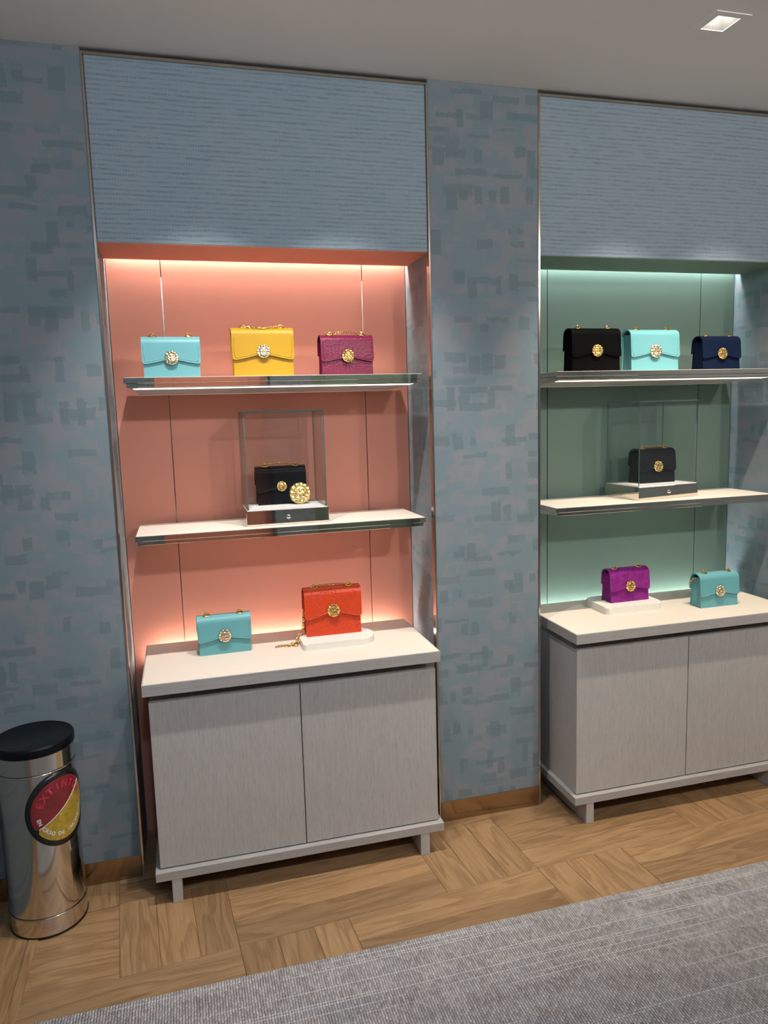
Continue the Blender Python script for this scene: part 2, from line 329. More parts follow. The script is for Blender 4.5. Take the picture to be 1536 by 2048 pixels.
# ------------------------------------------------------------------ room shell
def floor_and_planks():
    fl = struct(box('floor', X_LEFT, X_RIGHT, Y_FRONT-0.3, YB+0.05, -0.05, -0.004, 'oak'), 'oak parquet floor of short blocks laid in a woven pattern')
    w, th = 0.1055, math.radians(4.2); B = 3*w
    o0 = Vector((-0.747, -0.422)); ex = Vector((math.cos(th), math.sin(th))); ey = Vector((-math.sin(th), math.cos(th)))
    def plank_mesh(length, width):
        g = 0.0005; bm = bmesh.new(); add_box(bm, -length/2+g, length/2-g, -width/2+g, width/2-g, -0.012, 0.0, 0.0008, 1)
        me = bpy.data.meshes.new('plank'); bm.to_mesh(me); bm.free(); me.materials.append(M['oak']); return me
    mv, mh = plank_mesh(B, w), plank_mesh(2*B, w)
    def put(me, u, v, rot):
        p = o0 + ex*u + ey*v
        if p.x < -1.33 or p.x > 2.3: return
        o = bpy.data.objects.new('plank', me); link(o, fl); o.location = (p.x, p.y, random.uniform(-0.0003, 0.0003)); o.rotation_euler = (0, 0, th+rot)
    for row in range(-2, 3):
        vcol = {0: -1, -1: 0, 1: -2, -2: 1, 2: 0}[row]        # column index (mod 3) of the upright block
        for col in range(-3, 10):
            ph = (col - vcol) % 3
            if ph == 0:
                for k in range(3): put(mv, col*B + (k+.5)*w, row*B + B/2, PI/2)
            elif ph == 1:
                for k in range(3): put(mh, col*B + B, row*B + (k+.5)*w, 0.0)
    me = plank_mesh(1.0, 0.09)                                  # border boards by the left wall
    for k, (x, y) in enumerate(((-1.372, -0.05), (-1.372, -1.05))):
        o = bpy.data.objects.new('border_board', me); link(o, fl); o.location = (x, y, 0.0006); o.rotation_euler = (0, 0, PI/2)
    me = plank_mesh(1.0, 0.026)
    for k, (x, y) in enumerate(((-1.313, -0.05), (-1.313, -1.05))):
        o = bpy.data.objects.new('border_strip', me); link(o, fl); o.location = (x, y, 0.0009); o.rotation_euler = (0, 0, PI/2)
floor_and_planks()

def ceiling():
    hs = 0.036
    xs = sorted({X_LEFT-.1, X_RIGHT+.1, *[round(l[0]+s*hs, 4) for l in DOWNLIGHTS for s in (-1, 1)]}); ys = sorted({Y_FRONT-0.35, YB+.1, *[round(l[1]+s*hs, 4) for l in DOWNLIGHTS for s in (-1, 1)]})
    bm = bmesh.new(); V = {}
    vv = lambda x, y: V.setdefault((x, y), bm.verts.new((x, y, H))) if (x, y) not in V else V[(x, y)]
    for xa, xb in zip(xs, xs[1:]):
        for ya, yb in zip(ys, ys[1:]):
            cx, cy = (xa+xb)/2, (ya+yb)/2
            if any(abs(cx-l[0]) < hs and abs(cy-l[1]) < hs for l in DOWNLIGHTS): continue
            bm.faces.new((vv(xa, ya), vv(xa, yb), vv(xb, yb), vv(xb, ya)))
    struct(mesh_obj('ceiling', bm, 'ceiling_paint'), 'plain pale grey painted ceiling')
ceiling()

def downlight(x, y, watts, col, beam, side, label):
    t = tag(empty(side+'_downlight_offscreen' if side else 'recessed_downlight', (x, y, H)), label, 'ceiling light', 'recessed square downlights'); a, b = 0.036, 0.056
    bm = bmesh.new()                                            # flush square frame, a hair below the ceiling
    for (x0, x1, y0, y1) in ((-b, b, -b, -a), (-b, b, a, b), (-b, -a, -a, a), (a, b, -a, a)): add_box(bm, x0, x1, y0, y1, -0.002, 0.0005)
    mesh_obj('frame', bm, 'ceiling_paint', t)
    bm = bmesh.new()
    for (x0, x1, y0, y1) in ((-a-.002, a+.002, -a-.004, -a), (-a-.002, a+.002, a, a+.004), (-a-.004, -a, -a, a), (a, a+.004, -a, a)): add_box(bm, x0, x1, y0, y1, 0.0, 0.06)
    add_box(bm, -a-.004, a+.004, -a-.004, a+.004, 0.06, 0.064); mesh_obj('recess', bm, 'recess_grey', t)
    bm = bmesh.new(); add_lathe(bm, [(0.0, 0.050), (0.022, 0.050), (0.024, 0.0605), (0, 0.0605)], 24); mesh_obj(side+'_lens_offscreen' if side else 'lens', bm, 'lamp_lens', t)
    ld = bpy.data.lights.new('downlight_beam', 'SPOT'); ld.energy = watts; ld.color = col; ld.spot_size = math.radians(beam); ld.spot_blend = 0.75; ld.shadow_soft_size = 0.018
    lo = bpy.data.objects.new(side+'_spot_offscreen' if side else 'downlight_beam', ld); link(lo, t); lo.location = (0, 0, -0.004); lo.rotation_euler = (math.radians(16), 0, 0)   # tilted to the alcove
for i, (x, y, wt, c, bm_, sd) in enumerate(DOWNLIGHTS):
    downlight(x, y, wt, c, bm_, sd, 'small square recessed ceiling spotlight '+('above the bin end of the coral alcove', 'above the berry bag in the coral alcove', 'before the black bag of the green alcove', 'above the navy bag in the green alcove')[i])

for nm, x, y, wt, c in LAMPS:
    ld = bpy.data.lights.new(nm, 'POINT'); ld.energy = wt; ld.color = c; ld.shadow_soft_size = 0.05
    lo = bpy.data.objects.new(nm, ld); link(lo); lo.location = (x, y, H-0.055)

def alcove_wall(root, sgn, y0, paper='wallpaper', fabric='ribbed_fabric'):
    """pilasters, fabric panels and alcove linings; sgn=-1 mirrors the wall to the far side of the room"""
    Y = lambda a, b: (min(y0+sgn*a, y0+sgn*b), max(y0+sgn*a, y0+sgn*b))
    def bx(name, x0, x1, ya, yb, z0, z1, mat, bevel=0.0, parent=root):
        a, b = Y(ya, yb); return box(name, x0, x1, a, b, z0, z1, mat, parent, bevel)
    for x0, x1 in ((X_LEFT, XL), (0.0, XL+DN), (DN, X_RIGHT)):
        bx('pilaster', x0, x1, 0.0, YB+0.03, 0.0, H, paper, 0.001)
    for k, lin in enumerate(('coral', 'sage')):
        x0, x1 = XL+k*DN, k*DN
        bx('upper_panel', x0+.008, x1-.007, 0.004, 0.045, ZP0, ZP1, fabric, 0.0015)
        bx('upper_panel_backing', x0, x1, 0.046, YB+.03, ZP0+.06, H, 'plain_wall')
        bx('soffit_lip', x0+.004, x1-.004, 0.006, 0.046, ZP0-.0015, ZP0+.03, lin)
        bx('soffit', x0+.004, x1-.004, 0.050, 0.240, ZP0, ZP0+.012, lin)
        for s, (a, b) in enumerate(((x0, x0+.004), (x1-.004, x1))): bx('side_lining', a, b, 0.024, YB, 0.0, 2.04, 'wallpaper_return')
        cuts = [x0+.004, x0+.176, x0+.859, x1-.004]
        for a, b in zip(cuts, cuts[1:]): bx('back_panel', a+.0016, b-.0016, YB, YB+.02, 0.585, 2.04, lin, 0.0008)
        bx('lower_panel', x0+.004, x1-.004, YB+.002, YB+.02, 0.0, 0.585, lin)
        for c in cuts[1:3]: bx('seam_channel', c-.0016, c+.0016, YB+.004, YB+.02, 0.585, 2.04, 'steel_dark')
    return root
wb = struct(empty('wall_back'), 'shop wall of blue patterned pilasters and two lit display alcoves')
alcove_wall(wb, 1, 0.0)
wf = struct(empty('wall_front', (0, 0, 0)), 'opposite shop wall of pilasters and alcoves'); alcove_wall(wf, -1, Y_FRONT)
struct(box('wall_left', X_LEFT-.1, X_LEFT, Y_FRONT-.3, YB+.05, -.05, H, 'wallpaper'), 'left side wall')
struct(box('wall_right', X_RIGHT, X_RIGHT+.1, Y_FRONT-.3, YB+.05, -.05, H, 'plain_wall'), 'right side wall')

def trims():
    n = 0
    for k in (0, 1):
        x0, x1 = XL+k*DN, k*DN
        for a, b in ((x0, x0+.0075), (x1-.0065, x1)):
            n += 1; struct(box('trim_%d' % n, a, b, -0.002, 0.023, 0.0, 2.490, 'bronze', None, 0.0008), 'slim polished bronze edge strip beside an alcove')
        n += 1; struct(box('trim_%d' % n, x0+.0075, x1-.0065, -0.001, 0.02, ZP1, 2.490, 'bronze', None, 0.0008), 'slim bronze strip over the fabric panel')
    for x0, x1 in ((X_LEFT, XL-.001), (0.001, XL+DN-.001), (DN+.001, X_RIGHT)):
        n += 1; struct(box('baseboard_back' if n == 7 else 'baseboard_back.%03d' % (n-7), x0, x1, -0.004, 0.0, 0.0, 0.0743, 'baseboard_bronze', None, 0.001), 'polished bronze skirting')
trims()

def leds(sgn, y0):
    for k, nm in enumerate(('coral', 'green')):
        for kind, za, zb, mat, where in (('top', 2.030, 2.040, 'led_top', 'above'), ('bottom', 0.625, 0.632, 'led_bottom', 'below')):
            x0, x1 = (XL+k*DN+.01, k*DN-.01) if kind == 'top' else (XL+k*DN+.065, k*DN-.07)
            ya, yb = sorted((y0+sgn*0.243, y0+sgn*0.262))
            if sgn < 0 and kind == 'bottom': continue
            o = box('light_strip' if sgn > 0 else 'opposite_%s_strip_offscreen' % nm, x0, x1, ya, yb, za, zb, mat+('_cool' if k else ''))
            tag(o, 'thin white light strip hidden %s the %s back panel%s' % (where, nm, '' if sgn > 0 else ' of the opposite wall'), 'light strip', 'hidden strip lights')
leds(1, 0.0)
leds(-1, Y_FRONT)
# ledge that carries the lower light strip behind each counter belongs to the alcove
for k in (0, 1):
    box('light_ledge', XL+k*DN+.055, k*DN-.06, 0.229, YB, 0.605, 0.6252, 'white_metal', wb)
    box('light_ledge', XL+k*DN+.004, k*DN-.004, Y_FRONT-YB, Y_FRONT-0.229, 0.605, 0.6252, 'white_metal', wf)
    box('light_ledge', XL+k*DN+.004, k*DN-.004, 0.241, YB, 2.0395, 2.06, 'white_metal', wb)
    box('light_ledge', XL+k*DN+.004, k*DN-.004, Y_FRONT-YB, Y_FRONT-0.241, 2.0395, 2.06, 'white_metal', wf)

# rug
bm = bmesh.new(); add_box(bm, -1.34, 2.9, -3.9, -0.549, -0.0005, 0.009, 0.003, 2)
tag(mesh_obj('woven_rug', bm, 'woven_rug'), 'large grey and mauve woven rug with thin white stripes', 'rug')

# ------------------------------------------------------------------ cabinets, counters, shelves
def cabinet():
    t = tag(empty('display_cabinet', (XL, 0, 0)), 'pale limed-wood two-door cabinet standing in the coral alcove', 'cabinet', 'alcove cabinets')
    q = lambda x: x-XL
    box('body', q(-.957), q(-.0675), -0.139, 0.222, 0.1053, 0.634, 'limed_wood', t, 0.001)
    for a, b in ((q(-.9588), q(-.5112)), (q(-.5082), q(-.0658))): box('door', a, b, -0.1574, -0.1395, 0.109, 0.6335, 'limed_wood', t, 0.0012)
    box('reveal_strip', q(-.945), q(-.080), -0.095, 0.222, 0.634, 0.6619, 'limed_wood_across', t)
    box('plinth_board', q(-.973), q(-.0512), -0.1755, 0.222, 0.0766, 0.1053, 'limed_wood_across', t, 0.0012)
    for a, b in ((q(-.9273), q(-.8979)), (q(-.1335), q(-.1023))): box('leg', a, b, -0.174, 0.20, 0.0, 0.0766, 'limed_wood', t, 0.001)
    return t
cab = cabinet()
c2 = copy_tree(cab, None, 'pale limed-wood two-door cabinet standing in the green alcove'); c2.location = (XL+DN, 0, 0)
def counter():
    t = tag(empty('counter_top', (XL, 0, 0.6619)), 'wood-edged cream counter top in the coral alcove', 'counter top', 'alcove counter tops'); q = lambda x: x-XL
    hh = ZC-.6619
    box('slab', q(-.9737), q(-.0547), -0.1802, 0.2261, 0.0, hh-.0006, 'limed_wood_across', t, 0.001)
    box('cream_inlay', q(-.9737)+.0035, q(-.0547)-.0035, -0.1767, 0.2226, hh-.006, hh, 'cream_top', t, 0.0006)
    return t
ct = counter()
c3 = copy_tree(ct, None, 'wood-edged cream counter top in the green alcove'); c3.location = (XL+DN, 0, .6619)
def shelf():
    t = tag(empty('display_shelf', (XL, 0, SH1)), 'mirror-edged display shelf holding turquoise, yellow and berry bags', 'shelf', 'mirror-edged alcove shelves'); q = lambda x: x-XL
    x0, x1 = q(-.9704), q(-.0431)
    box('metal_edge', x0, x1, -0.0283, 0.2348, -0.0172, -0.0012, 'mirror_metal', t, 0.0008)
    box('fabric_top', x0+.003, x1-.003, -0.0255, 0.2335, -0.004, 0.0, 'cream_top', t, 0.0004)
    box('lower_edge', x0+.007, x1-.007, -0.0225, 0.2348, -0.0298, -0.0174, 'mirror_metal', t, 0.0008)
    bm = bmesh.new()                                             # wedge-shaped white underside
    a = [bm.verts.new(p) for p in ((x0+.018, -.006, -.0298), (x1-.018, -.006, -.0298), (x1-.018, .234, -.0298), (x0+.018, .234, -.0298))]
    b = [bm.verts.new(p) for p in ((x0+.020, -.006, -.0310), (x1-.020, -.006, -.0310), (x1-.050, .234, -.0450), (x0+.032, .234, -.0450))]
    bm.faces.new(a); bm.faces.new(b[::-1])
    for i in range(4): bm.faces.new((a[i], a[(i+1) % 4], b[(i+1) % 4], b[i]))
    u = mesh_obj('underside', bm, 'underside', t)
    bm = bmesh.new(); k = (.0450-.0310)/.240                      # flat light strip let into the front of the underside
    a = [bm.verts.new((x, y, -.0310-k*(y+.006)-dz)) for dz in (.0006, -.0006) for x, y in ((x0+.024, -.003), (x1-.026, -.003), (x1-.030, .030), (x0+.026, .030))]
    for q in ((0, 1, 2, 3), (7, 6, 5, 4), (0, 4, 5, 1), (1, 5, 6, 2), (2, 6, 7, 3), (3, 7, 4, 0)): bm.faces.new([a[i] for i in q])
    mesh_obj('light_bar', bm, 'led_shelf', u)
    # brackets that hold the shelf to the channels in the back panel
    for s, c in enumerate((0.176, 0.859)): box('bracket', c-.006, c+.006, 0.228, YB+.006, -0.028, -0.004, 'steel_dark', t)
    return t
s1 = shelf()
for lab, x, z in (('mirror-edged display shelf holding the glass case with the round gold ornament', XL, SH2),
                  ('mirror-edged display shelf holding black, turquoise and navy bags', XL+DN, SH1), ('mirror-edged display shelf in the green alcove holding a glass case', XL+DN, SH2)):
    s = copy_tree(s1, None, lab); s.location = (x, 0, z)
    if z == SH2:                                                 # no light shows under the lower shelves: their strip is an unlit diffuser
        for u in s.children:
            for lb in u.children:
                if lb.name.startswith('light_bar'): lb.data = lb.data.copy(); lb.data.materials[0] = M['white_metal']; lb.name = 'diffuser_bar'

# ------------------------------------------------------------------ display cases
def case(loc, rz, label, w=0.268, d=0.205):
    t = tag(empty('display_case', loc, rz), label, 'display case', 'glass display cases'); hb, ht, g = 0.0525, 0.3665, 0.005
    box('base', 0, w, 0, d, 0.0, hb-.003, 'mirror_metal', t, 0.001)
    box('white_pad', .004, w-.004, .004, d-.004, hb-.006, hb, 'white_pad', t, 0.0008)
    bm = bmesh.new(); add_lathe(bm, [(0, .004), (.006, .004), (.0075, .002), (.0075, -.002)], 20)
    lk = mesh_obj('lock', bm, 'steel', t, (w*.5, -0.0005, hb*.5), True); lk.rotation_euler = (PI/2, 0, 0)
    def pane(x0, x1, y0, y1, z0, z1, ax):
        bm = bmesh.new(); fs = add_box(bm, x0, x1, y0, y1, z0, z1)
        for f in bm.faces:
            f.normal_update(); f.material_index = 0 if abs(f.normal[ax]) > .5 else 1
        mesh_obj('glass_pane', bm, ['clear_glass', 'glass_edge'], t)
    i = .005
    pane(i, w-i, i, i+g, hb, ht-g, 1); pane(i, w-i, d-i-g, d-i, hb, ht-g, 1)
    pane(i, i+g, i+g, d-i-g, hb, ht-g, 0); pane(w-i-g, w-i, i+g, d-i-g, hb, ht-g, 0)
    pane(i, w-i, i, d-i, ht-g, ht, 2)
    return t
case((-0.631, 0.017, SH2), 0.0, 'glass display case on a mirrored base before the coral panel')
case((0.804, 0.022, SH2), math.radians(6), 'glass display case on a mirrored base before the green panel', 0.280, 0.198)

# ------------------------------------------------------------------ handbags
def medallion_bm(R, depth=0.0065, wild=1.0):
    """round gold emblem: two mirrored T shapes in a ring of petals, as relief on a disc"""
    bm = bmesh.new(); nr, na = 26, 96; rings = []
    for i in range(nr+1):
        r = i/nr; ring = []
        for k in range(na):
            a = 2*PI*k/na
            petal = abs(math.cos(6*a + 0.9*math.sin(a)))
            edge = 1.0 + 0.035*(petal-.5)*r
            x, z = r*math.cos(a), r*math.sin(a)
            h = depth*(1.0 - 0.25*r*r)
            if r > .93: h *= max(0.15, 1-(r-.93)/.07*.8)
            if 0.62 < r < 0.98: h -= depth*.42*wild*(1-petal)**1.5
            groove = 0.0
            if r <= .64:
                bar = abs(z) < .08
                tee = (abs(abs(z)-.46) < .10 and abs(x) < .44) or (abs(x) < .10 and .1 < abs(z) < .5)
                side = abs(abs(x)-.42) < .09 and abs(z) < .34
                groove = 0.0 if (tee or side or bar) else 0.8
            if abs(r-.64) < .03: groove = 0.7
            h -= depth*groove*.75*wild
            h += depth*.05*wild*math.sin(5*a+7*r)*math.sin(11*r+2*a)
            ring.append(bm.verts.new((x*R*edge, -h, z*R*edge)))
            if i == 0: break
        rings.append(ring)
    for A, B in zip(rings, rings[1:]):
        for k in range(na):
            k2 = (k+1) % na
            if len(A) == 1: bm.faces.new((A[0], B[k2], B[k]))
            else: bm.faces.new((A[k], A[k2], B[k2], B[k]))
    back = [bm.verts.new((v.co.x, 0.0015, v.co.z)) for v in rings[-1]]
    for k in range(na): bm.faces.new((rings[-1][k], rings[-1][(k+1) % na], back[(k+1) % na], back[k]))
    bm.faces.new(back[::-1])
    return bm

def add_chain(bm, pts, pitch=0.0074, r=0.0013, half=0.0052, wid=0.0033):
    """interlocked oval links along a polyline"""
    P = [Vector(p) for p in pts]; seg = [(b-a).length for a, b in zip(P, P[1:])]; tot = sum(seg); n = max(2, int(tot/pitch))
    for i in range(n+1):
        s = tot*i/n; j = 0
        while j < len(seg)-1 and s > seg[j]: s -= seg[j]; j += 1
        c = P[j].lerp(P[j+1], min(1, s/seg[j])); d = (P[j+1]-P[j]).normalized()
        ref = Vector((0, 0, 1)) if abs(d.z) < .85 else Vector((0, 1, 0))
        u = d.cross(ref).normalized(); w = d.cross(u); ang = (PI/4 if i % 2 else -PI/4); e = u*math.cos(ang)+w*math.sin(ang)
        add_tube(bm, [c + d*half*math.cos(2*PI*k/10) + e*wid*math.sin(2*PI*k/10) for k in range(10)], r, 5, True)

def handbag(label, mat, W_, H_, D_, loc, rz=0.0, metal='gold', chain=None, ridge=True, name='handbag', group=None, med=0.0212, hem_at=(.33, .44, .475)):
    t = tag(empty(name, loc, rz), label, 'handbag', group or 'flap handbags with a round gold emblem')
    hw = W_/2; zt = H_-.024; yf = lambda z: D_*.15*z/zt; yb = lambda z: D_*(1-.12*z/zt)
    def slab(name_, f0, f1, x, z0, z1, bev):
        bm = bmesh.new(); n = 6; L = []
        for i in range(n+1):
            z = z0+(z1-z0)*i/n; L.append([bm.verts.new((sx*x, f(z), z)) for sx, f in ((-1, f0), (1, f0), (1, f1), (-1, f1))])
        for A, B in zip(L, L[1:]):
            for k in range(4): bm.faces.new((A[k], A[(k+1) % 4], B[(k+1) % 4], B[k]))
        bm.faces.new(L[0][::-1]); bm.faces.new(L[-1])
        if bev: bmesh.ops.bevel(bm, geom=[e for e in bm.edges if len(e.link_faces) == 2 and e.calc_face_angle(0) > .8], offset=bev, segments=2, profile=.5, affect='EDGES')
        return mesh_obj(name_, bm, mat, t, smooth=False)
    th = 0.0038
    slab('front_panel', yf, lambda z: yf(z)+th, hw, 0.0, zt, 0.0012)
    slab('back_panel', lambda z: yb(z)-th, yb, hw, 0.0, zt, 0.0012)
    box('base_panel', -hw+.001, hw-.001, .002, D_-.002, .003, .008, mat, t, .001)
    # folded side gussets: set in from the edge, creased along the middle
    for s in (-1, 1):
        bm = bmesh.new(); rows = []
        for i in range(7):
            z = .004+(zt+.006-.004)*i/6; a, b = yf(z)+.003, yb(z)-.003
            fold = .004+.006*(i/6)
            rows.append([bm.verts.new((s*(hw-o), a+(b-a)*q, z)) for q, o in ((0, .004), (.25, .0045), (.5, .004+fold), (.75, .0045), (1, .004))])
        for A, B in zip(rows, rows[1:]):
            for k in range(4): bm.faces.new((A[k], A[k+1], B[k+1], B[k]))
        ext = bmesh.ops.extrude_face_region(bm, geom=bm.faces[:]); bmesh.ops.translate(bm, verts=[v for v in ext['geom'] if isinstance(v, bmesh.types.BMVert)], vec=(-s*.0025, 0, 0))
        mesh_obj('gusset', bm, mat, t)
    # flap: from the back over the rounded top and down the front to a shallow chevron hem
    fw = hw+.0035; zl, zc = H_*hem_at[0], H_*hem_at[1]; gap = .0035; tk = .0035; nx = 34
    def hem(x):
        s = min(1, abs(x)/fw); z = zl+(zc-zl)*(.55*(1-s/.9 if s < .9 else 0)+.45*(.5+.5*math.cos(PI*min(1, s/.9)))); rc = .010
        if fw-abs(x) < rc: q = rc-(fw-abs(x)); z += rc-math.sqrt(max(0, rc*rc-q*q))
        return z
    ya, yb_ = yf(zt)-gap, yb(zt)+gap*.6; cy, ry = (ya+yb_)/2, (yb_-ya)/2
    def path(x, off):
        out = []
        for i in range(5): z = H_*.5+(zt-H_*.5)*i/4; out.append((yb(z)+gap*.6+off, z))
        for i in range(1, 14): a = PI*i/14; out.append((cy+(ry+off)*math.cos(a), zt+(H_-zt-tk+off)*math.sin(a)))
        h = hem(x)
        for i in range(9): z = zt+(h-zt)*i/8; out.append((yf(z)-gap-off, z))
        return out
    bm = bmesh.new(); grids = []
    xs = [-fw+2*fw*i/nx for i in range(nx+1)]; xs = sorted(set(xs+[s*(fw-q) for s in (-1, 1) for q in (.0008, .002, .004, .007)]))
    for off in (tk, 0.0): grids.append([[bm.verts.new((x, y, z)) for y, z in path(x, off)] for x in xs])
    for g in grids:
        for A, B in zip(g, g[1:]):
            for k in range(len(A)-1): bm.faces.new((A[k], A[k+1], B[k+1], B[k]))
    O, I = grids
    for A, B in ((O[0], I[0]), (O[-1], I[-1])):
        for k in range(len(A)-1): bm.faces.new((A[k], A[k+1], B[k+1], B[k]))
    for k in (0, -1):
        for i in range(len(O)-1): bm.faces.new((O[i][k], O[i+1][k], I[i+1][k], I[i][k]))
    flap = mesh_obj('flap', bm, mat, t, smooth=True)
    try:
        md = flap.modifiers.new('edge_split', 'EDGE_SPLIT'); md.split_angle = math.radians(50)
    except Exception: pass
    front = lambda x, z, o: (x, yf(z)-gap-tk-o, z)
    if ridge:                                                     # raised piping set in from the hem
        bm = bmesh.new(); ins = .0062; pts = []
        for i in range(8): z = zt-(zt-hem(fw*.8)-.016)*i/8; pts.append(front(-fw+ins, z, -.0004))
        for i in range(25):
            x = -fw+ins+.004+(2*fw-2*ins-.008)*i/24; pts.append(front(x, hem(x)+ins, -.0004))
        pts += [(-p[0], p[1], p[2]) for p in reversed(pts[:8])]
        add_tube(bm, pts, .0014, 6); mesh_obj('piping', bm, mat, flap, smooth=True)
    bm = bmesh.new(); pts = [front(x, hem(x)+.0012, -.0012) for x in xs[1:-1]]; add_tube(bm, pts, .0019, 6); mesh_obj('hem_roll', bm, mat, flap, smooth=True)
    zm = H_*hem_at[2]; m = mesh_obj('emblem', medallion_bm(med), metal, t, (0, yf(zm)-gap-tk-.001, zm), True); m.rotation_euler = (-math.atan(D_*.15/zt), 0, 0)
    # strap eyelets on the top
    ex = hw*.64; ey = cy-ry*.25; ez = H_-.0012
    for s in (-1, 1):
        bm = bmesh.new(); add_tube(bm, [(s*ex+.0115*math.cos(2*PI*k/16), ey+.0062*math.sin(2*PI*k/16), ez+.0014+.0022*math.sin(2*PI*k/16)) for k in range(16)], .0023, 6, True)
        e = mesh_obj('eyelet', bm, 'gold', t, smooth=True)
        bm = bmesh.new(); add_tube(bm, [(s*ex+.0075*math.cos(2*PI*k/12), ey+.002, ez+.003+.0075*math.sin(2*PI*k/12)) for k in range(12)], .0017, 6, True); mesh_obj('strap_link', bm, 'gold', e, smooth=True)
    if chain:
        bm = bmesh.new(); n = 22
        if chain == 'sag': pts = [(-ex+2*ex*i/n, cy-ry*.35-.010*math.sin(PI*i/n), H_+.0032-.0052*math.sin(PI*i/n)) for i in range(n+1)]
        elif chain == 'arc': pts = [(-ex+2*ex*i/n, cy-ry*.1, H_+.003+.0045*math.sin(PI*i/n)) for i in range(n+1)]
        elif chain == 'flat': pts = [(-ex+2*ex*i/n, cy+ry*.1, H_+.002+.003*math.sin(PI*i/n)) for i in range(n+1)]
        elif chain == 'side': pts = [(-hw+.002, cy+.006, H_-.020), (-hw-.002, cy+.013, H_-.024), (-hw-.006, cy+.019, H_-.031), (-hw-.008, cy+.023, H_-.039), (-hw-.006, cy+.027, H_-.045)]
        elif chain == 'trail':
            pts = [(-ex+2*ex*i/n, cy+ry*.1, H_+.002+.003*math.sin(PI*i/n)) for i in range(n+1)]
        add_chain(bm, pts)
        if chain == 'trail':                                      # rest of the strap falls down the side onto the counter
            add_chain(bm, [(-hw-.003, D_*.55, H_*.46), (-hw-.006, D_*.5, .030), (-hw-.014, D_*.4, .006), (-hw-.024, D_*.30, .0022), (-hw-.031, D_*.18, -.008), (-hw-.034, D_*.08, -.0195), (-hw-.045, -.004, -.0205), (-hw-.062, -.006, -.0205), (-hw-.085, .002, -.0205), (-hw-.100, -.002, -.0205)], .0095, .0017, .0068, .0044)
            add_chain(bm, [(-hw-.030, D_*.12, -.012), (-hw-.040, .006, -.0185), (-hw-.055, .003, -.0185), (-hw-.060, -.008, -.0205), (-hw-.040, -.012, -.0205)], .0095, .0017, .0068, .0044)
        c = mesh_obj('chain', bm, 'gold', t, smooth=True); c['kind'] = 'stuff'
    return t

GB = 'flap handbags with a round gold emblem'
zs1, zs2, zk = SH1, SH2+.0525, .0236
handbag('small turquoise bag beside the yellow bag on the coral alcove shelf', 'turquoise_leather', .166, .1265, .060, (-.8295, .030, zs1), metal='pale_gold')
handbag('mustard yellow leather bag with its gold chain sagging over the flap', 'yellow_leather', .187, .1535, .062, (-.5500, .030, zs1), metal='pale_gold', chain='sag', hem_at=(.34, .45, .51))
handbag('berry red bag of scaled leather on the coral alcove shelf', 'berry_skin', .168, .1315, .060, (-.2790, .030, zs1), rz=math.radians(1), chain='arc')
handbag('glossy black bag behind a round gold ornament inside a glass case', 'black_gloss', .162, .130, .058, (-.4985, .140, zs2), chain='arc', ridge=False, med=.0175)
handbag('turquoise bag standing straight on the counter in the coral alcove', 'turquoise_leather', .166, .1265, .060, (-.7190, .0375, ZC), rz=math.radians(1.5), metal='pale_gold', ridge=True)
handbag('bright orange bag of dimpled ostrich leather with a trailing gold chain', 'orange_ostrich', .188, .163, .064, (-.3565, .040, ZC+zk), rz=math.radians(-1), chain='trail', ridge=False, med=.0225, hem_at=(.36, .49, .52))
handbag('matt black bag beside a turquoise bag on the green alcove shelf', 'black_leather', .188, .155, .068, (.6290, .030, zs1), med=.0220)
handbag('turquoise bag between the black and navy bags on the green alcove shelf', 'turquoise_leather', .196, .1500, .068, (.8690, .030, zs1), metal='pale_gold', med=.0240)
handbag('dark navy blue suede bag on the green alcove shelf', 'navy_suede', .162, .1270, .066, (1.1555, .030, zs1), ridge=False)
handbag('black scaled leather bag inside a glass case before the green panel', 'black_skin', .160, .1330, .072, (.9500, .115, zs2), rz=math.radians(3), chain='flat', ridge=False)
handbag('purple suede bag standing on a white block', 'purple_suede', .166, .1270, .062, (.7920, .050, ZC+.027), rz=math.radians(1), ridge=False)
handbag('turquoise bag with a chain at its side on the counter in the green alcove', 'turquoise_leather', .165, .1290, .063, (1.1135, -.049, ZC), metal='pale_gold', chain='side', ridge=False)

def block(name, label, x0, x1, y0, y1, h, radii, bevel):
    cx, cy = (x0+x1)/2, (y0+y1)/2; pts = []
    for (px, py, sx, sy, a0), r in zip(((x1, y1, -1, -1, 0), (x0, y1, 1, -1, PI/2), (x0, y0, 1, 1, PI), (x1, y0, -1, 1, 1.5*PI)), radii):
        for k in range(9): a = a0+PI/2*k/8; pts.append((px+sx*r+r*math.cos(a)-cx, py+sy*r+r*math.sin(a)-cy))
    bm = bmesh.new(); add_prism(bm, pts, 0, h, bevel)
    tag(mesh_obj(name, bm, 'stone_white', None, (cx, cy, ZC)), label, 'display block', 'white display blocks')
block('display_block', 'white block with one rounded end under the orange bag', -.474, -.224, -.036, .104, zk, (.065, .012, .016, .062), .004)
block('display_block', 'white block with rounded corners under the purple bag', .659, .905, -.008, .166, .027, (.03, .035, .022, .035), .005)

o = mesh_obj('gold_ornament', medallion_bm(.0365, .010, .8), 'big_gold', None, (-.4395, .1235, zs2+.0362), True); o.rotation_euler = (math.radians(-7), 0, 0)
tag(o, 'large round gold emblem ornament leaning on the black bag in the case', 'ornament')

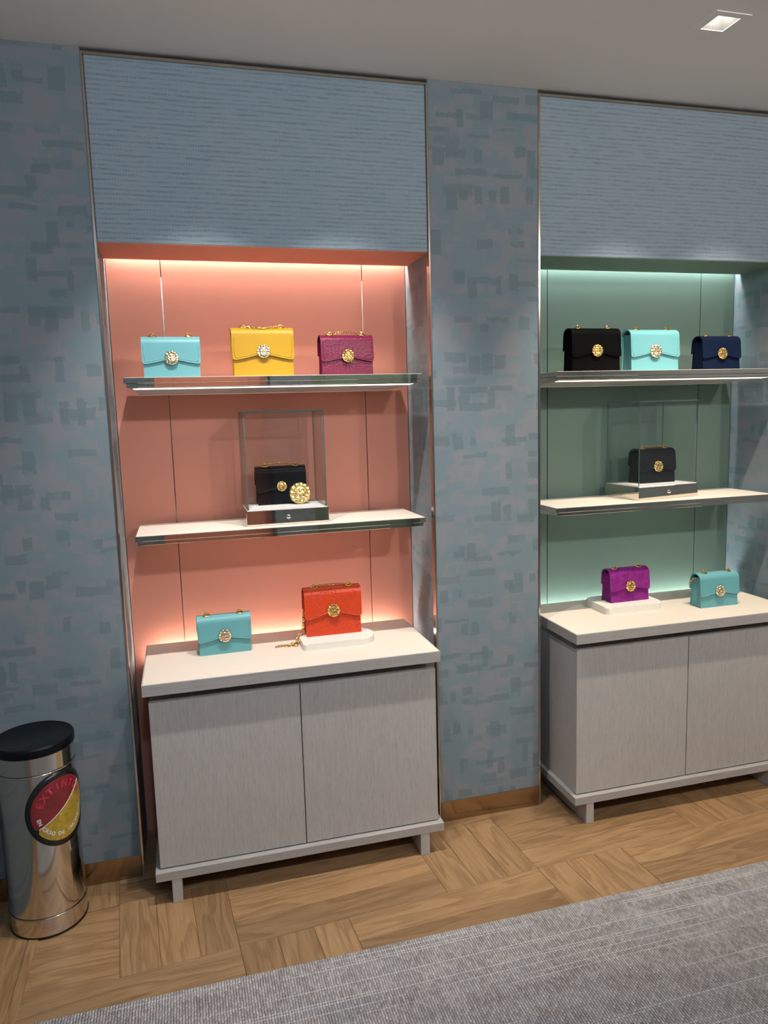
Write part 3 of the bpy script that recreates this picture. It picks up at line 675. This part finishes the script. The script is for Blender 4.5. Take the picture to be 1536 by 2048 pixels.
# ------------------------------------------------------------------ steel pedal bin with a round badge
def bin_():
    cx, cy, R, Hb = -1.2832, -0.1166, .1075, .5664
    t = tag(empty('steel_bin', (cx, cy, 0)), 'round polished steel bin with black lid and a round extinguisher badge', 'bin')
    bm = bmesh.new(); add_lathe(bm, [(0, .004), (R-.002, .004), (R-.002, .056), (R-.0035, .058), (R-.0035, .060), (R-.002, .062), (R-.002, .484), (R-.004, .486), (R-.004, .488), (R-.002, .490), (R-.002, .540), (0, .540)], 96)
    b = mesh_obj('body', bm, 'steel', t, smooth=True); md = b.modifiers.new('edge_split', 'EDGE_SPLIT'); md.split_angle = math.radians(35)
    bm = bmesh.new(); add_lathe(bm, [(0, 0), (R-.002, 0), (R-.0005, .001), (R-.0005, .004), (R-.003, .0048)], 96); mesh_obj('base_ring', bm, 'black_plastic', t, smooth=True)
    for z in (.058, .486):
        bm = bmesh.new(); add_tube(bm, [((R-.001)*math.cos(2*PI*k/72), (R-.001)*math.sin(2*PI*k/72), z) for k in range(72)], .0022, 6, True); mesh_obj('bead', bm, 'steel', t, smooth=True)
    bm = bmesh.new(); add_lathe(bm, [(R-.004, .5385), (R+.0012, .5395), (R+.002, .543), (R+.002, .5605), (R, .5650), (R-.003, Hb), (R-.0055, .5650), (R-.007, .5642), (0, .5650)], 96)
    l = mesh_obj('lid', bm, 'black_plastic', t, smooth=True)
    box('hinge', -.03, .03, R-.004, R+.012, .515, .550, 'black_plastic', t, .003)
    # badge: a disc bent round the body
    phi, zc, RB = math.radians(43), .3745, .0985
    def wrap(u, v, o): a = phi+u/R; return Vector(((R+o)*math.sin(a), -(R+o)*math.cos(a), zc+v*1.1))
    def disc(name, r0, r1, o0, o1, mat, test=None, parent=t):
        bm = bmesh.new(); na, nr = 64, 10
        grid = [[(r0+(r1-r0)*i/nr, 2*PI*k/na) for k in range(na)] for i in range(nr+1)]
        top = [[bm.verts.new(wrap(r*math.cos(a), r*math.sin(a), o1)) for r, a in row] for row in grid]
        for A, B in zip(top, top[1:]):
            for k in range(na): bm.faces.new((A[k], A[(k+1) % na], B[(k+1) % na], B[k]))
        rim = [bm.verts.new(wrap(r1*math.cos(2*PI*k/na), r1*math.sin(2*PI*k/na), o0)) for k in range(na)]
        for k in range(na): bm.faces.new((top[-1][k], top[-1][(k+1) % na], rim[(k+1) % na], rim[k]))
        return mesh_obj(name, bm, mat, parent, smooth=True)
    bd = disc('badge', 0.0005, RB, -.003, .0035, 'badge_black')
    def field(name, mat, poly, o):
        bm = bmesh.new(); n = len(poly); cxx = sum(p[0] for p in poly)/n; cyy = sum(p[1] for p in poly)/n; rows = []
        for i in range(1, 9): rows.append([bm.verts.new(wrap(cxx+(p[0]-cxx)*i/8, cyy+(p[1]-cyy)*i/8, o)) for p in poly])
        c = bm.verts.new(wrap(cxx, cyy, o))
        for k in range(n): bm.faces.new((c, rows[0][k], rows[0][(k+1) % n]))
        for A, B in zip(rows, rows[1:]):
            for k in range(n): bm.faces.new((A[k], A[(k+1) % n], B[(k+1) % n], B[k]))
        return mesh_obj(name, bm, mat, bd)
    ri = .084; curve = lambda u: -.034+.50*(u+.055)+1.6*(u+.055)**2
    us = [-.066+.1320*i/30 for i in range(31)]
    line = [(u, min(curve(u), math.sqrt(max(0, ri*ri-u*u))*.95)) for u in us if curve(u) < math.sqrt(max(0, ri*ri-u*u))]
    a0 = math.atan2(line[0][1], line[0][0]); a1 = math.atan2(line[-1][1], line[-1][0])
    arc = lambda s, e, n=30: [(ri*math.cos(s+(e-s)*i/n), ri*math.sin(s+(e-s)*i/n)) for i in range(n+1)]
    a0p = a0 if a0 > 0 else a0+2*PI
    field('red_field', 'badge_red', line[::-1] + arc(a0p, a1)[1:-1], .0040)
    field('yellow_field', 'badge_yellow', line + arc(a1, a0p-2*PI)[1:-1], .0040)
    bm = bmesh.new(); add_tube(bm, [wrap(u, v, .0042) for u, v in line], .0011, 5); mesh_obj('white_line', bm, 'letter_white', bd)
    def arc_text(txt, size, rad, start, step, mat, name, flip=False, serif=False):
        for i, ch in enumerate(txt):
            if ch == ' ': continue
            cu = bpy.data.curves.new('letter', 'FONT'); cu.body = ch; cu.size = size; cu.align_x = 'CENTER'; cu.offset = size*.035; cu.resolution_u = 3
            ob = bpy.data.objects.new('letter', cu); COL.objects.link(ob)
            me = bpy.data.meshes.new_from_object(ob.evaluated_get(bpy.context.evaluated_depsgraph_get())); bpy.data.objects.remove(ob)
            a = start+step*i
            for v in me.vertices:
                x, y = v.co.x, v.co.y - (size*.35)
                if flip: r = rad-y; aa = a; ux, uy = -math.sin(aa), math.cos(aa); p = (r*math.cos(aa)+x*ux, r*math.sin(aa)+x*uy)
                else: r = rad+y; aa = a; ux, uy = math.sin(aa), -math.cos(aa); p = (r*math.cos(aa)+x*ux, r*math.sin(aa)+x*uy)
                v.co = wrap(p[0], p[1], .0046)
            me.materials.clear(); me.materials.append(M[mat]); lo = bpy.data.objects.new(name, me); link(lo, bd)
    arc_text('EXTINTOR', .026, .064, math.radians(158), math.radians(-19.5), 'letter_red', 'letter')
    arc_text('EN CASO DE INCENDIO', .0135, .066, math.radians(192), math.radians(8.2), 'letter_white', 'letter', True)
bin_()
